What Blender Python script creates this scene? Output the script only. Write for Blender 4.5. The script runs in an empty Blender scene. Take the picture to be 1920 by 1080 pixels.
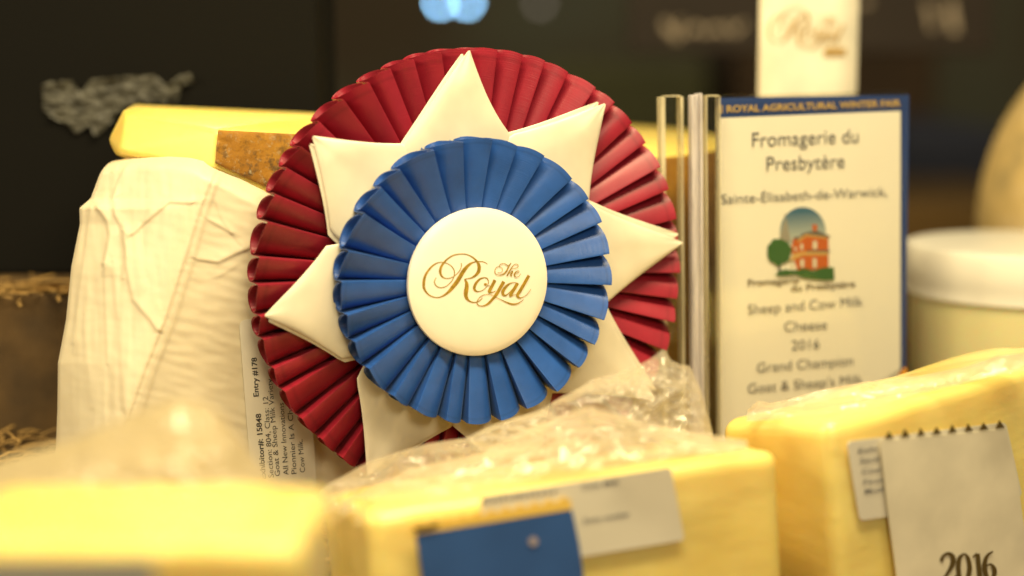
import bpy, bmesh, math, random
from math import sin, cos, pi, radians, sqrt, exp, atan2
from mathutils import Vector, Matrix, noise
random.seed(7)
sc = bpy.context.scene

# ------------------------------------------------------------------ camera
FPX = 3200.0; PITCH = radians(8); DIST = 0.64
CAM = Vector((0, -DIST*cos(PITCH), DIST*sin(PITCH)))
FWD = Vector((0, cos(PITCH), -sin(PITCH))); UP = Vector((0, sin(PITCH), cos(PITCH)))
cam_d = bpy.data.cameras.new('camera'); cam = bpy.data.objects.new('camera', cam_d)
sc.collection.objects.link(cam); sc.camera = cam
cam.location = CAM; cam.rotation_euler = (pi/2 - PITCH, 0, 0)
cam_d.lens = 60; cam_d.sensor_width = 36; cam_d.clip_start = 0.01; cam_d.clip_end = 50
cam_d.dof.use_dof = True; cam_d.dof.focus_distance = 0.634; cam_d.dof.aperture_fstop = 3.1

# ------------------------------------------------------------------ world, lamps, exposure
w = bpy.data.worlds.new('World'); sc.world = w; w.use_nodes = True
bg = w.node_tree.nodes['Background']; bg.inputs[0].default_value = (0.9, 0.8, 0.6, 1); bg.inputs[1].default_value = 0.09
def area(name, loc, target, sx, sy, power, col):
    l = bpy.data.lights.new(name, 'AREA'); l.shape = 'RECTANGLE'; l.size = sx; l.size_y = sy
    l.energy = power; l.color = col
    o = bpy.data.objects.new(name, l); sc.collection.objects.link(o); o.location = loc
    o.rotation_euler = (Vector(target) - Vector(loc)).to_track_quat('-Z', 'Y').to_euler()
    return o
area('case_lamp', (0.05, -0.25, 0.50), (0, 0.0, -0.02), 0.50, 0.08, 6.4, (1, 0.82, 0.47))
area('left_fill', (-0.75, -0.36, 0.34), (-0.12, 0, 0), 0.25, 0.25, 3.4, (1, 0.82, 0.48))  # added fill from far left, brightens left-facing sides only
area('front_fill', (0.22, -0.95, 0.45), (0.03, 0, 0), 0.30, 0.20, 3.0, (1, 0.86, 0.56))  # added frontal fill above the camera, not a fitting of the shop
area('background_fill', (0.2, 1.6, 1.6), (0.2, 2.6, 0.0), 0.8, 0.8, 4.0, (1, 0.88, 0.62))  # added fill that lifts the back wall and far fittings
sc.view_settings.view_transform = 'Standard'; sc.view_settings.look = 'None'
sc.view_settings.exposure = 0.22; sc.view_settings.gamma = 1
sc.cycles.use_denoising = True; sc.cycles.max_bounces = 10; sc.cycles.transparent_max_bounces = 24
sc.cycles.caustics_refractive = False; sc.cycles.caustics_reflective = False

# ------------------------------------------------------------------ helpers
def ray(px, py): return FWD + Vector((1,0,0))*((px-960)/FPX) - UP*((py-540)/FPX)
def P(px, py, d): return CAM + ray(px, py)*d
def hit(px, py, o, n):
    r = ray(px, py); return CAM + r*((o-CAM).dot(n)/r.dot(n))
def to_px(p):
    v = p-CAM; d = v.dot(FWD); return 960+FPX*v.x/d, 540-FPX*v.dot(UP)/d
def srgb(r, g, b):
    f = lambda c: ((c/255+0.055)/1.055)**2.4 if c > 10 else c/255/12.92
    return (f(r), f(g), f(b), 1)
def link(o, parent=None):
    sc.collection.objects.link(o)
    if parent is not None: o.parent = parent
    return o
def mesh_obj(name, verts, faces, mat, parent=None, smooth=True):
    me = bpy.data.meshes.new(name); me.from_pydata([tuple(v) for v in verts], [], faces); me.update()
    for m in (mat if isinstance(mat, (list, tuple)) else [mat]): me.materials.append(m)
    if smooth: me.polygons.foreach_set('use_smooth', [True]*len(me.polygons))
    return link(bpy.data.objects.new(name, me), parent)
def bm_obj(name, bm, mat, parent=None, smooth=False):
    me = bpy.data.meshes.new(name); bm.to_mesh(me); bm.free(); me.materials.append(mat)
    if smooth: me.polygons.foreach_set('use_smooth', [True]*len(me.polygons))
    return link(bpy.data.objects.new(name, me), parent)
def tag(o, label=None, cat=None, group=None, kind=None):
    if label: o['label'] = label
    if cat: o['category'] = cat
    if group: o['group'] = group
    if kind: o['kind'] = kind
    return o
def frame(name, origin, yaw=0, roll=0, pitch=0):
    """empty whose x runs along a face, y up the face, z out of it towards the viewer"""
    o = bpy.data.objects.new(name, None); o.empty_display_size = 0.01; sc.collection.objects.link(o)
    base = Matrix(((1,0,0),(0,0,-1),(0,1,0))).to_4x4()
    m = Matrix.Rotation(yaw, 4, 'Z') @ Matrix.Rotation(-pitch, 4, 'X') @ Matrix.Rotation(-roll, 4, 'Y') @ base
    m.translation = origin; o.matrix_world = m
    return o
def loc_px(fr, px, py, z=0.0):
    m = fr.matrix_world; n = m.col[2].to_3d(); o = m.translation + n*z
    return m.inverted() @ hit(px, py, o, n)
def box_bm(bm, lo, hi):
    r = bmesh.ops.create_cube(bm, size=1)
    for v in r['verts']:
        v.co = Vector([lo[i] + (v.co[i]+0.5)*(hi[i]-lo[i]) for i in range(3)])
    return r['verts']
def box(name, lo, hi, mat, parent=None, bev=0.0, seg=2):
    bm = bmesh.new(); box_bm(bm, lo, hi)
    if bev: bmesh.ops.bevel(bm, geom=list(bm.edges), offset=bev, segments=seg, affect='EDGES', profile=0.5)
    return bm_obj(name, bm, mat, parent, smooth=False)
def lathe(name, prof, mat, parent=None, seg=64, axis='Z'):
    vs, fs = [], []
    n = len(prof)
    for i in range(seg):
        a = 2*pi*i/seg
        for r, z in prof: vs.append((r*cos(a), r*sin(a), z))
    for i in range(seg):
        j = (i+1) % seg
        for k in range(n-1): fs.append((i*n+k, j*n+k, j*n+k+1, i*n+k+1))
    o = mesh_obj(name, vs, fs, mat, parent)
    me = o.data; bm = bmesh.new(); bm.from_mesh(me); bmesh.ops.remove_doubles(bm, verts=bm.verts, dist=1e-6)
    bmesh.ops.recalc_face_normals(bm, faces=bm.faces); bm.to_mesh(me); bm.free()
    es = o.modifiers.new('crisp_edges', 'EDGE_SPLIT'); es.split_angle = radians(40)
    return o
def catmull(pts, sub=8):
    out = []; n = len(pts)
    for i in range(n-1):
        p0 = pts[max(i-1,0)]; p1 = pts[i]; p2 = pts[i+1]; p3 = pts[min(i+2,n-1)]
        for k in range(sub):
            t = k/sub
            out.append(tuple(0.5*((2*b)+(-a+c)*t+(2*a-5*b+4*c-d)*t*t+(-a+3*b-3*c+d)*t**3) for a,b,c,d in zip(p0,p1,p2,p3)))
    out.append(tuple(pts[-1])); return out
def lerp_tab(tab, x):
    if x <= tab[0][0]: return tab[0][1]
    for (a, u), (b, v) in zip(tab, tab[1:]):
        if x <= b: return u + (v-u)*(x-a)/(b-a)
    return tab[-1][1]
def smooth(t): t = max(0, min(1, t)); return t*t*(3-2*t)

# ------------------------------------------------------------------ materials
def new_mat(name):
    m = bpy.data.materials.new(name); m.use_nodes = True; nt = m.node_tree
    return m, nt, nt.nodes['Principled BSDF'], nt.nodes['Material Output']
def tex(nt, kind, scale, coord='Object', detail=4, rough=0.5, stretch=None):
    tc = nt.nodes.new('ShaderNodeTexCoord'); mp = nt.nodes.new('ShaderNodeMapping')
    if stretch: mp.inputs['Scale'].default_value = stretch
    nt.links.new(tc.outputs[coord], mp.inputs[0])
    t = nt.nodes.new(kind); t.inputs['Scale'].default_value = scale
    if 'Detail' in t.inputs: t.inputs['Detail'].default_value = detail
    if 'Roughness' in t.inputs: t.inputs['Roughness'].default_value = rough
    nt.links.new(mp.outputs[0], t.inputs['Vector']); return t
def ramp(nt, src, stops, out=0):
    r = nt.nodes.new('ShaderNodeValToRGB'); e = r.color_ramp.elements
    while len(e) < len(stops): e.new(0.5)
    for el, (p, c) in zip(e, stops): el.position = p; el.color = c if len(c) == 4 else (*c, 1)
    nt.links.new(src.outputs[out], r.inputs[0]); return r
def bump(nt, bsdf, src, strength, dist=0.0005, out=0):
    b = nt.nodes.new('ShaderNodeBump'); b.inputs['Strength'].default_value = strength; b.inputs['Distance'].default_value = dist
    nt.links.new(src.outputs[out], b.inputs['Height']); nt.links.new(b.outputs[0], bsdf.inputs['Normal']); return b
def ribbon_mat(name, col, rough, sheen, tint, ribs):
    m, nt, b, o = new_mat(name)
    t = tex(nt, 'ShaderNodeTexNoise', 1.0, coord='UV', detail=4, rough=0.6, stretch=(ribs, 2.2, 1))
    r = ramp(nt, t, [(0.28, tuple(x*0.80 for x in col)), (0.74, tuple(min(1, x*1.22) for x in col))])
    tc = nt.nodes.new('ShaderNodeTexCoord'); sp = nt.nodes.new('ShaderNodeSeparateXYZ'); nt.links.new(tc.outputs['UV'], sp.inputs[0])
    e = nt.nodes.new('ShaderNodeValToRGB'); el = e.color_ramp.elements
    for _ in range(3): el.new(0.5)
    for q, (p_, c_) in zip(el, [(0.0, 1), (0.925, 1), (0.945, 0.80), (0.965, 1.0), (1.0, 1.0)]): q.position = p_; q.color = (c_, c_, c_, 1)
    nt.links.new(sp.outputs[1], e.inputs[0])
    mu = nt.nodes.new('ShaderNodeMix'); mu.data_type = 'RGBA'; mu.blend_type = 'MULTIPLY'; mu.inputs[0].default_value = 1
    nt.links.new(r.outputs[0], mu.inputs[6]); nt.links.new(e.outputs[0], mu.inputs[7]); nt.links.new(mu.outputs[2], b.inputs['Base Color'])
    b.inputs['Roughness'].default_value = rough
    b.inputs['Sheen Weight'].default_value = sheen; b.inputs['Sheen Roughness'].default_value = 0.35; b.inputs['Sheen Tint'].default_value = (*tint, 1)
    f = tex(nt, 'ShaderNodeTexNoise', 1.0, coord='UV', detail=3, rough=0.6, stretch=(ribs*3.0, 5, 1))
    w_ = tex(nt, 'ShaderNodeTexNoise', 1.0, coord='UV', detail=1, stretch=(ribs*1.0, 140, 1))
    ad = nt.nodes.new('ShaderNodeMath'); ad.operation = 'ADD'; nt.links.new(f.outputs[0], ad.inputs[0]); nt.links.new(w_.outputs[0], ad.inputs[1])
    bump(nt, b, ad, 0.30, 0.0002); return m
def basic(name, col, rough=0.5, var=0.0, vscale=60, bmp=0.0, bscale=400, bdist=0.0003, **kw):
    m, nt, b, o = new_mat(name); b.inputs['Roughness'].default_value = rough
    c = col if len(col) == 4 else (*col, 1)
    b.inputs['Base Color'].default_value = c
    if var:
        t = tex(nt, 'ShaderNodeTexNoise', vscale)
        r = ramp(nt, t, [(0.3, tuple(x*(1-var) for x in c[:3])), (0.7, tuple(min(1, x*(1+var)) for x in c[:3]))])
        nt.links.new(r.outputs[0], b.inputs['Base Color'])
    if bmp: bump(nt, b, tex(nt, 'ShaderNodeTexNoise', bscale), bmp, bdist)
    for k, v in kw.items(): b.inputs[k.replace('_', ' ')].default_value = v
    return m
def satin(name, col, rough=0.42, sheen=0.3, tint=(1,1,1)):
    m, nt, b, o = new_mat(name)
    t = tex(nt, 'ShaderNodeTexNoise', 45, detail=3)
    r = ramp(nt, t, [(0.3, tuple(x*0.86 for x in col)), (0.7, tuple(x*1.1 for x in col))])
    nt.links.new(r.outputs[0], b.inputs['Base Color'])
    b.inputs['Roughness'].default_value = rough
    b.inputs['Sheen Weight'].default_value = sheen; b.inputs['Sheen Roughness'].default_value = 0.35
    b.inputs['Sheen Tint'].default_value = (*tint, 1)
    wv = tex(nt, 'ShaderNodeTexNoise', 2600, detail=1)
    bump(nt, b, wv, 0.12, 0.0001)
    return m
RED = ribbon_mat('red_satin', (0.27, 0.010, 0.026), 0.42, 0.10, (1, .35, .35), 170)
BLUE = ribbon_mat('blue_satin', (0.020, 0.085, 0.35), 0.36, 0.14, (.5, .75, 1), 95)
WHITE_SATIN = satin('ivory_satin', (0.72, 0.655, 0.52), 0.36, 0.1)
BUTTON = basic('ivory_button_satin', (0.90, 0.84, 0.72), 0.32, var=0.02, vscale=90, bmp=0.05, bscale=2000, bdist=0.0001)
GOLD = basic('gold_foil', (0.46, 0.29, 0.035), 0.36, Metallic=0.35, var=0.3, vscale=700)
GOLD_PRINT = basic('gold_print', (0.62, 0.42, 0.14), 0.5)
DARK_GOLD = basic('dark_gold_print', (0.10, 0.065, 0.015), 0.5)
INK = basic('black_ink', (0.03, 0.028, 0.026), 0.6)
GREY_INK = basic('grey_ink', (0.12, 0.12, 0.14), 0.6)
CARD = basic('cream_card', (0.92, 0.87, 0.77), 0.55, var=0.03, vscale=12)
STICKER = basic('white_sticker_paper', (0.68, 0.63, 0.52), 0.45, var=0.04, vscale=40)
STICKER_PALE = basic('pale_sticker_paper', (0.72, 0.67, 0.55), 0.5, var=0.05, vscale=30)
BLUE_PRINT = basic('navy_print', (0.025, 0.055, 0.20), 0.45)
def paper_mat():
    m, nt, b, o = new_mat('waxed_wrapping_paper')
    t = tex(nt, 'ShaderNodeTexNoise', 14, detail=6, rough=0.6)
    r = ramp(nt, t, [(0.3, (0.62, 0.53, 0.37)), (0.7, (0.72, 0.64, 0.47))])
    nt.links.new(r.outputs[0], b.inputs['Base Color'])
    b.inputs['Roughness'].default_value = 0.5
    b.inputs['Subsurface Weight'].default_value = 0.15; b.inputs['Subsurface Radius'].default_value = (0.004, 0.003, 0.0015)
    b.inputs['Subsurface Scale'].default_value = 1
    n = tex(nt, 'ShaderNodeTexNoise', 150, detail=5, rough=0.6, stretch=(1.0, 1.0, 0.6)); bump(nt, b, n, 0.2, 0.0004)
    return m
PAPER = paper_mat()
def cheese_mat(name, c1, c2, film=False, rough=0.42, sss=0.35):
    m, nt, b, o = new_mat(name)
    t = tex(nt, 'ShaderNodeTexNoise', 16, detail=5, rough=0.6)
    r = ramp(nt, t, [(0.3, c1), (0.72, c2)]); nt.links.new(r.outputs[0], b.inputs['Base Color'])
    b.inputs['Roughness'].default_value = rough
    b.inputs['Subsurface Weight'].default_value = sss; b.inputs['Subsurface Radius'].default_value = (0.012, 0.008, 0.002)
    b.inputs['Subsurface Scale'].default_value = 1
    if film:
        b.inputs['Coat Weight'].default_value = 0.7; b.inputs['Coat Roughness'].default_value = 0.16
        n = tex(nt, 'ShaderNodeTexNoise', 42, detail=4, rough=0.55, stretch=(1, 2.4, 1))
        bump(nt, b, n, 0.4, 0.0010)
    else:
        bump(nt, b, tex(nt, 'ShaderNodeTexNoise', 240, detail=5), 0.2, 0.0004)
    return m
CHEESE = cheese_mat('yellow_cheese_paste', (0.86, 0.62, 0.13), (0.92, 0.72, 0.20))
CHEESE_WRAPPED = cheese_mat('film_wrapped_yellow_cheese', (0.88, 0.66, 0.17), (0.94, 0.77, 0.27), film=True)
def rind_mat(name, mould=0.5):
    m, nt, b, o = new_mat(name)
    n1 = tex(nt, 'ShaderNodeTexNoise', 55, detail=8, rough=0.7)
    base = ramp(nt, n1, [(0.3, (0.16, 0.065, 0.005)), (0.55, (0.33, 0.145, 0.008)), (0.8, (0.44, 0.22, 0.018))])
    n2 = tex(nt, 'ShaderNodeTexNoise', 140, detail=6, rough=0.7)
    dark = ramp(nt, n2, [(0.50, (0,0,0)), (0.60, (1,1,1))])
    n3 = tex(nt, 'ShaderNodeTexNoise', 300, detail=6, rough=0.75)
    pale = ramp(nt, n3, [(0.54, (0,0,0)), (0.66, (1,1,1))])
    tc = nt.nodes.new('ShaderNodeTexCoord'); sp = nt.nodes.new('ShaderNodeSeparateXYZ'); nt.links.new(tc.outputs['Generated'], sp.inputs[0])
    low = nt.nodes.new('ShaderNodeMapRange'); low.inputs[1].default_value = 1.0; low.inputs[2].default_value = 0.45
    low.inputs[3].default_value = 0.3*mould*2; low.inputs[4].default_value = 1.0*mould*1.6
    nt.links.new(sp.outputs[2], low.inputs[0])
    def mixin(a, fac, col):
        mul = nt.nodes.new('ShaderNodeMath'); mul.operation = 'MULTIPLY'; mul.use_clamp = True
        nt.links.new(fac.outputs[0], mul.inputs[0]); nt.links.new(low.outputs[0], mul.inputs[1])
        mx = nt.nodes.new('ShaderNodeMix'); mx.data_type = 'RGBA'
        nt.links.new(mul.outputs[0], mx.inputs[0]); nt.links.new(a, mx.inputs[6]); mx.inputs[7].default_value = col
        return mx.outputs[2]
    c = mixin(base.outputs[0], dark, (0.06, 0.035, 0.012, 1)); c = mixin(c, pale, (0.42, 0.33, 0.19, 1))
    nt.links.new(c, b.inputs['Base Color']); b.inputs['Roughness'].default_value = 0.75
    bump(nt, b, n2, 0.7, 0.0012)
    return m
RIND = rind_mat('mouldy_orange_rind', 0.62)
def film_mat(name, opacity, col, rough=0.2, scale=60):
    m, nt, b, o = new_mat(name)
    b.inputs['Base Color'].default_value = (*col, 1); b.inputs['Roughness'].default_value = 0.6
    tr = nt.nodes.new('ShaderNodeBsdfTransparent'); tr.inputs[0].default_value = (0.99, 0.97, 0.93, 1)
    tl = nt.nodes.new('ShaderNodeBsdfTranslucent'); tl.inputs[0].default_value = (*col, 1)
    gl = nt.nodes.new('ShaderNodeBsdfGlossy'); gl.inputs['Roughness'].default_value = rough
    a = nt.nodes.new('ShaderNodeMixShader'); a.inputs[0].default_value = 0.45
    nt.links.new(b.outputs[0], a.inputs[1]); nt.links.new(tl.outputs[0], a.inputs[2])
    lw = nt.nodes.new('ShaderNodeLayerWeight'); lw.inputs[0].default_value = 0.35
    op = nt.nodes.new('ShaderNodeMapRange'); op.inputs[3].default_value = opacity*0.85; op.inputs[4].default_value = min(1, opacity*2.0)
    nt.links.new(lw.outputs['Facing'], op.inputs[0])
    mx = nt.nodes.new('ShaderNodeMixShader'); nt.links.new(op.outputs[0], mx.inputs[0])
    nt.links.new(tr.outputs[0], mx.inputs[1]); nt.links.new(a.outputs[0], mx.inputs[2])
    gf = nt.nodes.new('ShaderNodeMapRange'); gf.inputs[3].default_value = 0.05; gf.inputs[4].default_value = 0.26
    nt.links.new(lw.outputs['Facing'], gf.inputs[0])
    m2 = nt.nodes.new('ShaderNodeMixShader'); nt.links.new(gf.outputs[0], m2.inputs[0])
    nt.links.new(mx.outputs[0], m2.inputs[1]); nt.links.new(gl.outputs[0], m2.inputs[2])
    n = tex(nt, 'ShaderNodeTexNoise', scale, detail=3, rough=0.5); bp = bump(nt, b, n, 0.08, 0.0008); nt.links.new(bp.outputs[0], gl.inputs['Normal'])
    nt.links.new(m2.outputs[0], o.inputs[0]); return m
FILM = film_mat('crinkled_clear_film', 0.23, (1.0, 0.93, 0.78), 0.13)
FILM_SOFT = film_mat('draped_clear_film', 0.80, (0.74, 0.62, 0.37), 0.3, 25)
def acrylic(name, col, rough=0.02):
    m, nt, b, o = new_mat(name)
    b.inputs['Base Color'].default_value = (*col, 1); b.inputs['Roughness'].default_value = rough
    b.inputs['Transmission Weight'].default_value = 1; b.inputs['IOR'].default_value = 1.49
    return m
ACRYLIC = acrylic('clear_acrylic', (0.97, 0.96, 0.86))
def edge_mat(name, col, op):
    m, nt, b, o = new_mat(name); b.inputs['Base Color'].default_value = (*col, 1); b.inputs['Roughness'].default_value = 0.25
    tr = nt.nodes.new('ShaderNodeBsdfTransparent'); mx = nt.nodes.new('ShaderNodeMixShader')
    n = tex(nt, 'ShaderNodeTexNoise', 60, detail=4, stretch=(8, 0.6, 1)); r = ramp(nt, n, [(0.35, (op*0.6,)*3), (0.65, (min(1, op*1.3),)*3)])
    nt.links.new(r.outputs[0], mx.inputs[0]); nt.links.new(tr.outputs[0], mx.inputs[1]); nt.links.new(b.outputs[0], mx.inputs[2])
    nt.links.new(mx.outputs[0], o.inputs[0]); return m
ACRYLIC_EDGE = edge_mat('cloudy_acrylic_edge', (0.66, 0.61, 0.62), 0.72)
EDGE_LIGHT = edge_mat('painted_edge_light', (0.78, 0.70, 0.48), 0.55)  # light caught in the acrylic edges, painted as a pale tint
def pane_mat():
    m, nt, b, o = new_mat('thin_acrylic_pane')
    tr = nt.nodes.new('ShaderNodeBsdfTransparent'); tr.inputs[0].default_value = (0.95, 0.95, 0.93, 1)
    gl = nt.nodes.new('ShaderNodeBsdfGlossy'); gl.inputs['Roughness'].default_value = 0.06
    fr = nt.nodes.new('ShaderNodeValue'); fr.outputs[0].default_value = 0.035
    mx = nt.nodes.new('ShaderNodeMixShader'); nt.links.new(fr.outputs[0], mx.inputs[0])
    nt.links.new(tr.outputs[0], mx.inputs[1]); nt.links.new(gl.outputs[0], mx.inputs[2]); nt.links.new(mx.outputs[0], o.inputs[0])
    return m
PANE = pane_mat()

# ------------------------------------------------------------------ lettering tools
def stroke_mesh(name, strokes, mapper, mat, parent, sub=7, dz=0.00001):
    vs, fs = [], []
    for si, st in enumerate(strokes):
        pts = catmull([tuple(map(float, p)) for p in st], sub); b0 = len(vs); n = len(pts)
        for i, (x, y, wd) in enumerate(pts):
            a = pts[max(i-1,0)]; c = pts[min(i+1,n-1)]
            tx, ty = c[0]-a[0], c[1]-a[1]; l = math.hypot(tx, ty) or 1; nx, ny = -ty/l, tx/l
            hw = max(wd, 0.9)/2
            for s in (-1, 1): vs.append(mapper(x+nx*hw*s, y+ny*hw*s, si*dz))
        for i in range(n-1): k = b0+2*i; fs.append((k, k+1, k+3, k+2))
    return mesh_obj(name, vs, fs, mat, parent, smooth=False)
A1 = lambda pts: [(785+x/9, 465+y/9, w_/9) for x, y, w_ in pts]
A2 = lambda pts: [(870+x/10.286, 480+y/10.286, w_/10.286) for x, y, w_ in pts]
SCRIPT = [A1([(1155,268,8),(1100,235,12),(1020,225,14),(930,235,20),(850,275,40),(770,360,62),(700,470,68),(640,570,68),(570,660,62),(500,740,45),(420,800,28),(330,835,16),(230,820,18),(150,765,26),(100,680,40),(95,590,46),(110,500,42),(150,410,36),(220,320,30),(300,260,20),(385,240,12),(470,255,12),(545,300,14),(590,360,16),(600,420,16),(585,500,14),(540,575,14),(460,645,14),(370,668,14),(300,640,16),(268,580,18),(280,530,14),(300,500,8)]),
 A1([(715,250,16),(715,310,14),(680,390,14),(610,460,12),(540,500,12),(460,512,14),(395,480,28),(365,410,42),(375,330,42),(420,255,34),(490,180,26),(590,120,20),(700,100,16),(800,105,16),(900,150,22),(975,220,34),(1012,300,56),(1005,390,58),(950,460,40),(870,505,20),(770,520,10)]),
 A1([(765,525,14),(800,580,50),(805,660,68),(790,750,72),(800,830,56),(850,890,28),(930,915,16),(1010,895,14),(1070,840,10)]),
 A2([(390,410,14),(300,440,34),(225,520,50),(190,610,52),(215,665,36),(280,680,14),(370,645,12),(440,570,14),(465,500,16),(440,430,20),(390,412,16)]),
 A2([(385,525,20),(405,545,50),(430,525,20)]), A2([(430,575,8),(490,570,8)]),
 A2([(588,460,62),(545,550,60),(495,640,62),(480,690,50),(540,695,16),(600,670,12)]),
 A2([(760,490,66),(690,610,64),(620,730,62),(540,830,50),(450,920,38),(350,960,18),(270,945,16),(245,880,18),(290,800,14),(380,745,12),(470,740,10),(560,755,10)]),
 A2([(610,795,8),(700,835,12),(820,890,22),(930,925,30),(1030,915,22),(1110,870,12),(1155,840,6)]),
 A2([(1040,525,14),(930,510,14),(830,560,40),(750,660,60),(745,730,52),(800,755,26),(870,700,14),(960,600,12),(1020,530,12)]),
 A2([(1030,520,60),(970,620,62),(905,720,62),(890,765,40),(950,750,12),(1010,740,10)]),
 A2([(1255,375,60),(1180,500,62),(1090,650,62),(1030,750,58),(1060,800,30),(1130,795,12),(1220,740,12),(1295,640,10)]),
 A2([(905,130,12),(860,190,24),(810,290,30),(740,350,22),(660,365,12),(595,330,14),(590,260,14),(630,210,12),(690,205,10),(735,250,10),(715,310,10),(640,320,10)]),
 A2([(660,205,10),(700,155,14),(770,145,14),(840,180,16),(880,190,10)]),
 A2([(820,380,26),(870,290,24),(930,200,16),(985,155,12),(1035,165,12),(1035,210,12),(980,235,10),(900,250,8)]),
 A2([(860,330,10),(920,290,16),(925,310,30),(895,360,30),(920,385,14)]),
 A2([(985,350,10),(1050,310,10),(1050,285,12),(1000,300,20),(965,350,26),(985,400,16),(1040,395,10),(1095,340,8)])]
def text_mesh(s, bold=0.0):
    cu = bpy.data.curves.new('t', 'FONT'); cu.body = s; cu.size = 1; cu.resolution_u = 4
    if bold: cu.offset = bold
    o = bpy.data.objects.new('t', cu); sc.collection.objects.link(o)
    dg = bpy.context.evaluated_depsgraph_get(); me = bpy.data.meshes.new_from_object(o.evaluated_get(dg))
    bpy.data.objects.remove(o); bpy.data.curves.remove(cu); return me
def text_on(fr, s, p0, p1, caph, mat, z, name='lettering', bold=0.0, wscale=None):
    """print on a flat card: baseline from p0 to p1 (local points of fr), cap height in metres"""
    me = text_mesh(s, bold); me.name = name
    xs = [v.co.x for v in me.vertices]; x0, x1 = min(xs), max(xs)
    d = Vector((p1[0]-p0[0], p1[1]-p0[1])); L = d.length; d.normalize(); e = Vector((-d.y, d.x))
    sx = wscale if wscale else L/(x1-x0); sy = caph/0.72
    for v in me.vertices:
        a = (v.co.x-x0)*sx; b = v.co.y*sy
        v.co = (p0[0]+d.x*a+e.x*b, p0[1]+d.y*a+e.y*b, z)
    me.materials.clear(); me.materials.append(mat)
    o = bpy.data.objects.new(name, me); return link(o, fr), sx
def poly_on(fr, pts, mat, z, name, thick=0.0, px=True):
    """flat piece outlined in the card's own plane"""
    L = [loc_px(fr, x, y, z) if px else Vector((x, y, z)) for x, y in pts]
    bm = bmesh.new()
    vs = [bm.verts.new((p.x, p.y, z)) for p in L]; f = bm.faces.new(vs)
    if f.normal.z < 0: f.normal_flip()
    if thick:
        r = bmesh.ops.extrude_face_region(bm, geom=[f])
        for v in [g for g in r['geom'] if isinstance(g, bmesh.types.BMVert)]: v.co.z -= thick
    bmesh.ops.triangulate(bm, faces=list(bm.faces)); bmesh.ops.recalc_face_normals(bm, faces=bm.faces)
    return bm_obj(name, bm, mat, fr)
def rounded(pts, r, n=5):
    out = []; k = len(pts)
    for i in range(k):
        p, a, b = Vector(pts[i]), Vector(pts[i-1]), Vector(pts[(i+1)%k])
        u = (a-p).normalized()*r; v = (b-p).normalized()*r
        for j in range(n+1):
            t = j/n; out.append(tuple((p+u)*(1-t)**2 + p*2*t*(1-t) + (p+v)*t*t))
    return out

# ------------------------------------------------------------------ setting: shelf, shop floor, walls
SHELF_Z = -0.12
SHELF = basic('dark_wood_shelf', (0.10, 0.06, 0.03), 0.6, var=0.3, vscale=30, bmp=0.3)
tag(box('display_shelf', (-0.6, -0.42, SHELF_Z-0.02), (0.6, 0.50, SHELF_Z), SHELF, bev=0.002), 'dark wooden display shelf under the cheeses', kind='structure')
tag(box('shop_floor', (-4, -3, -1.1), (4, 4, -1.0), basic('dark_shop_floor', (0.03, 0.027, 0.02), 0.6, var=0.3, vscale=3)), kind='structure')
def wall_mat():
    m, nt, b, o = new_mat('dim_shop_wall')
    t = tex(nt, 'ShaderNodeTexNoise', 2.2, detail=1)
    r = ramp(nt, t, [(0.35, (0.20, 0.21, 0.18)), (0.5, (0.18, 0.175, 0.11)), (0.65, (0.14, 0.10, 0.055))])
    nt.links.new(r.outputs[0], b.inputs['Base Color']); b.inputs['Roughness'].default_value = 0.8; return m
tag(box('shop_wall', (-3, 3.0, -1.0), (3, 3.1, 2.2), wall_mat()), kind='structure')

# blurred shop fittings far behind the case
def shop_thing(name, label, cat, px0, py0, px1, py1, d, depth, col, parts=()):
    a = P(px0, py0, d); b = P(px1, py1, d)
    root = bpy.data.objects.new(name, None); sc.collection.objects.link(root)
    root.location = ((a.x+b.x)/2, a.y, -1.0)
    hw = (b.x-a.x)/2; zt = a.z+1.0
    m = basic(name+'_paint', col, 0.7, var=0.2, vscale=6)
    box('cabinet_body', (-hw, 0, 0), (hw, depth, zt), m, root, bev=0.01)
    box('plinth', (-hw+0.02, -0.012, 0), (hw-0.02, -0.001, 0.1), m, root, bev=0.002)
    tag(root, label, cat); return root
shop_thing('shop_cabinet', 'tall dark olive shop cabinet blurred behind the rosette top', 'cabinet', 1000, 120, 1330, 300, 2.2, 0.4, (0.10, 0.10, 0.035))
shop_thing('shop_cabinet', 'brown shop cabinet blurred beyond the white hanging ribbon', 'cabinet', 1380, 60, 1760, 300, 2.3, 0.4, (0.09, 0.05, 0.02))
shop_thing('drinks_cooler', 'dark navy cooler blurred between card holder and round cheese', 'cooler', 1690, 240, 1900, 400, 1.9, 0.4, (0.035, 0.04, 0.07))
shop_thing('shop_counter', 'low amber wooden counter blurred just above the white tub lid', 'counter', 1640, 378, 2000, 420, 1.5, 0.3, (0.16, 0.085, 0.015))
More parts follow.
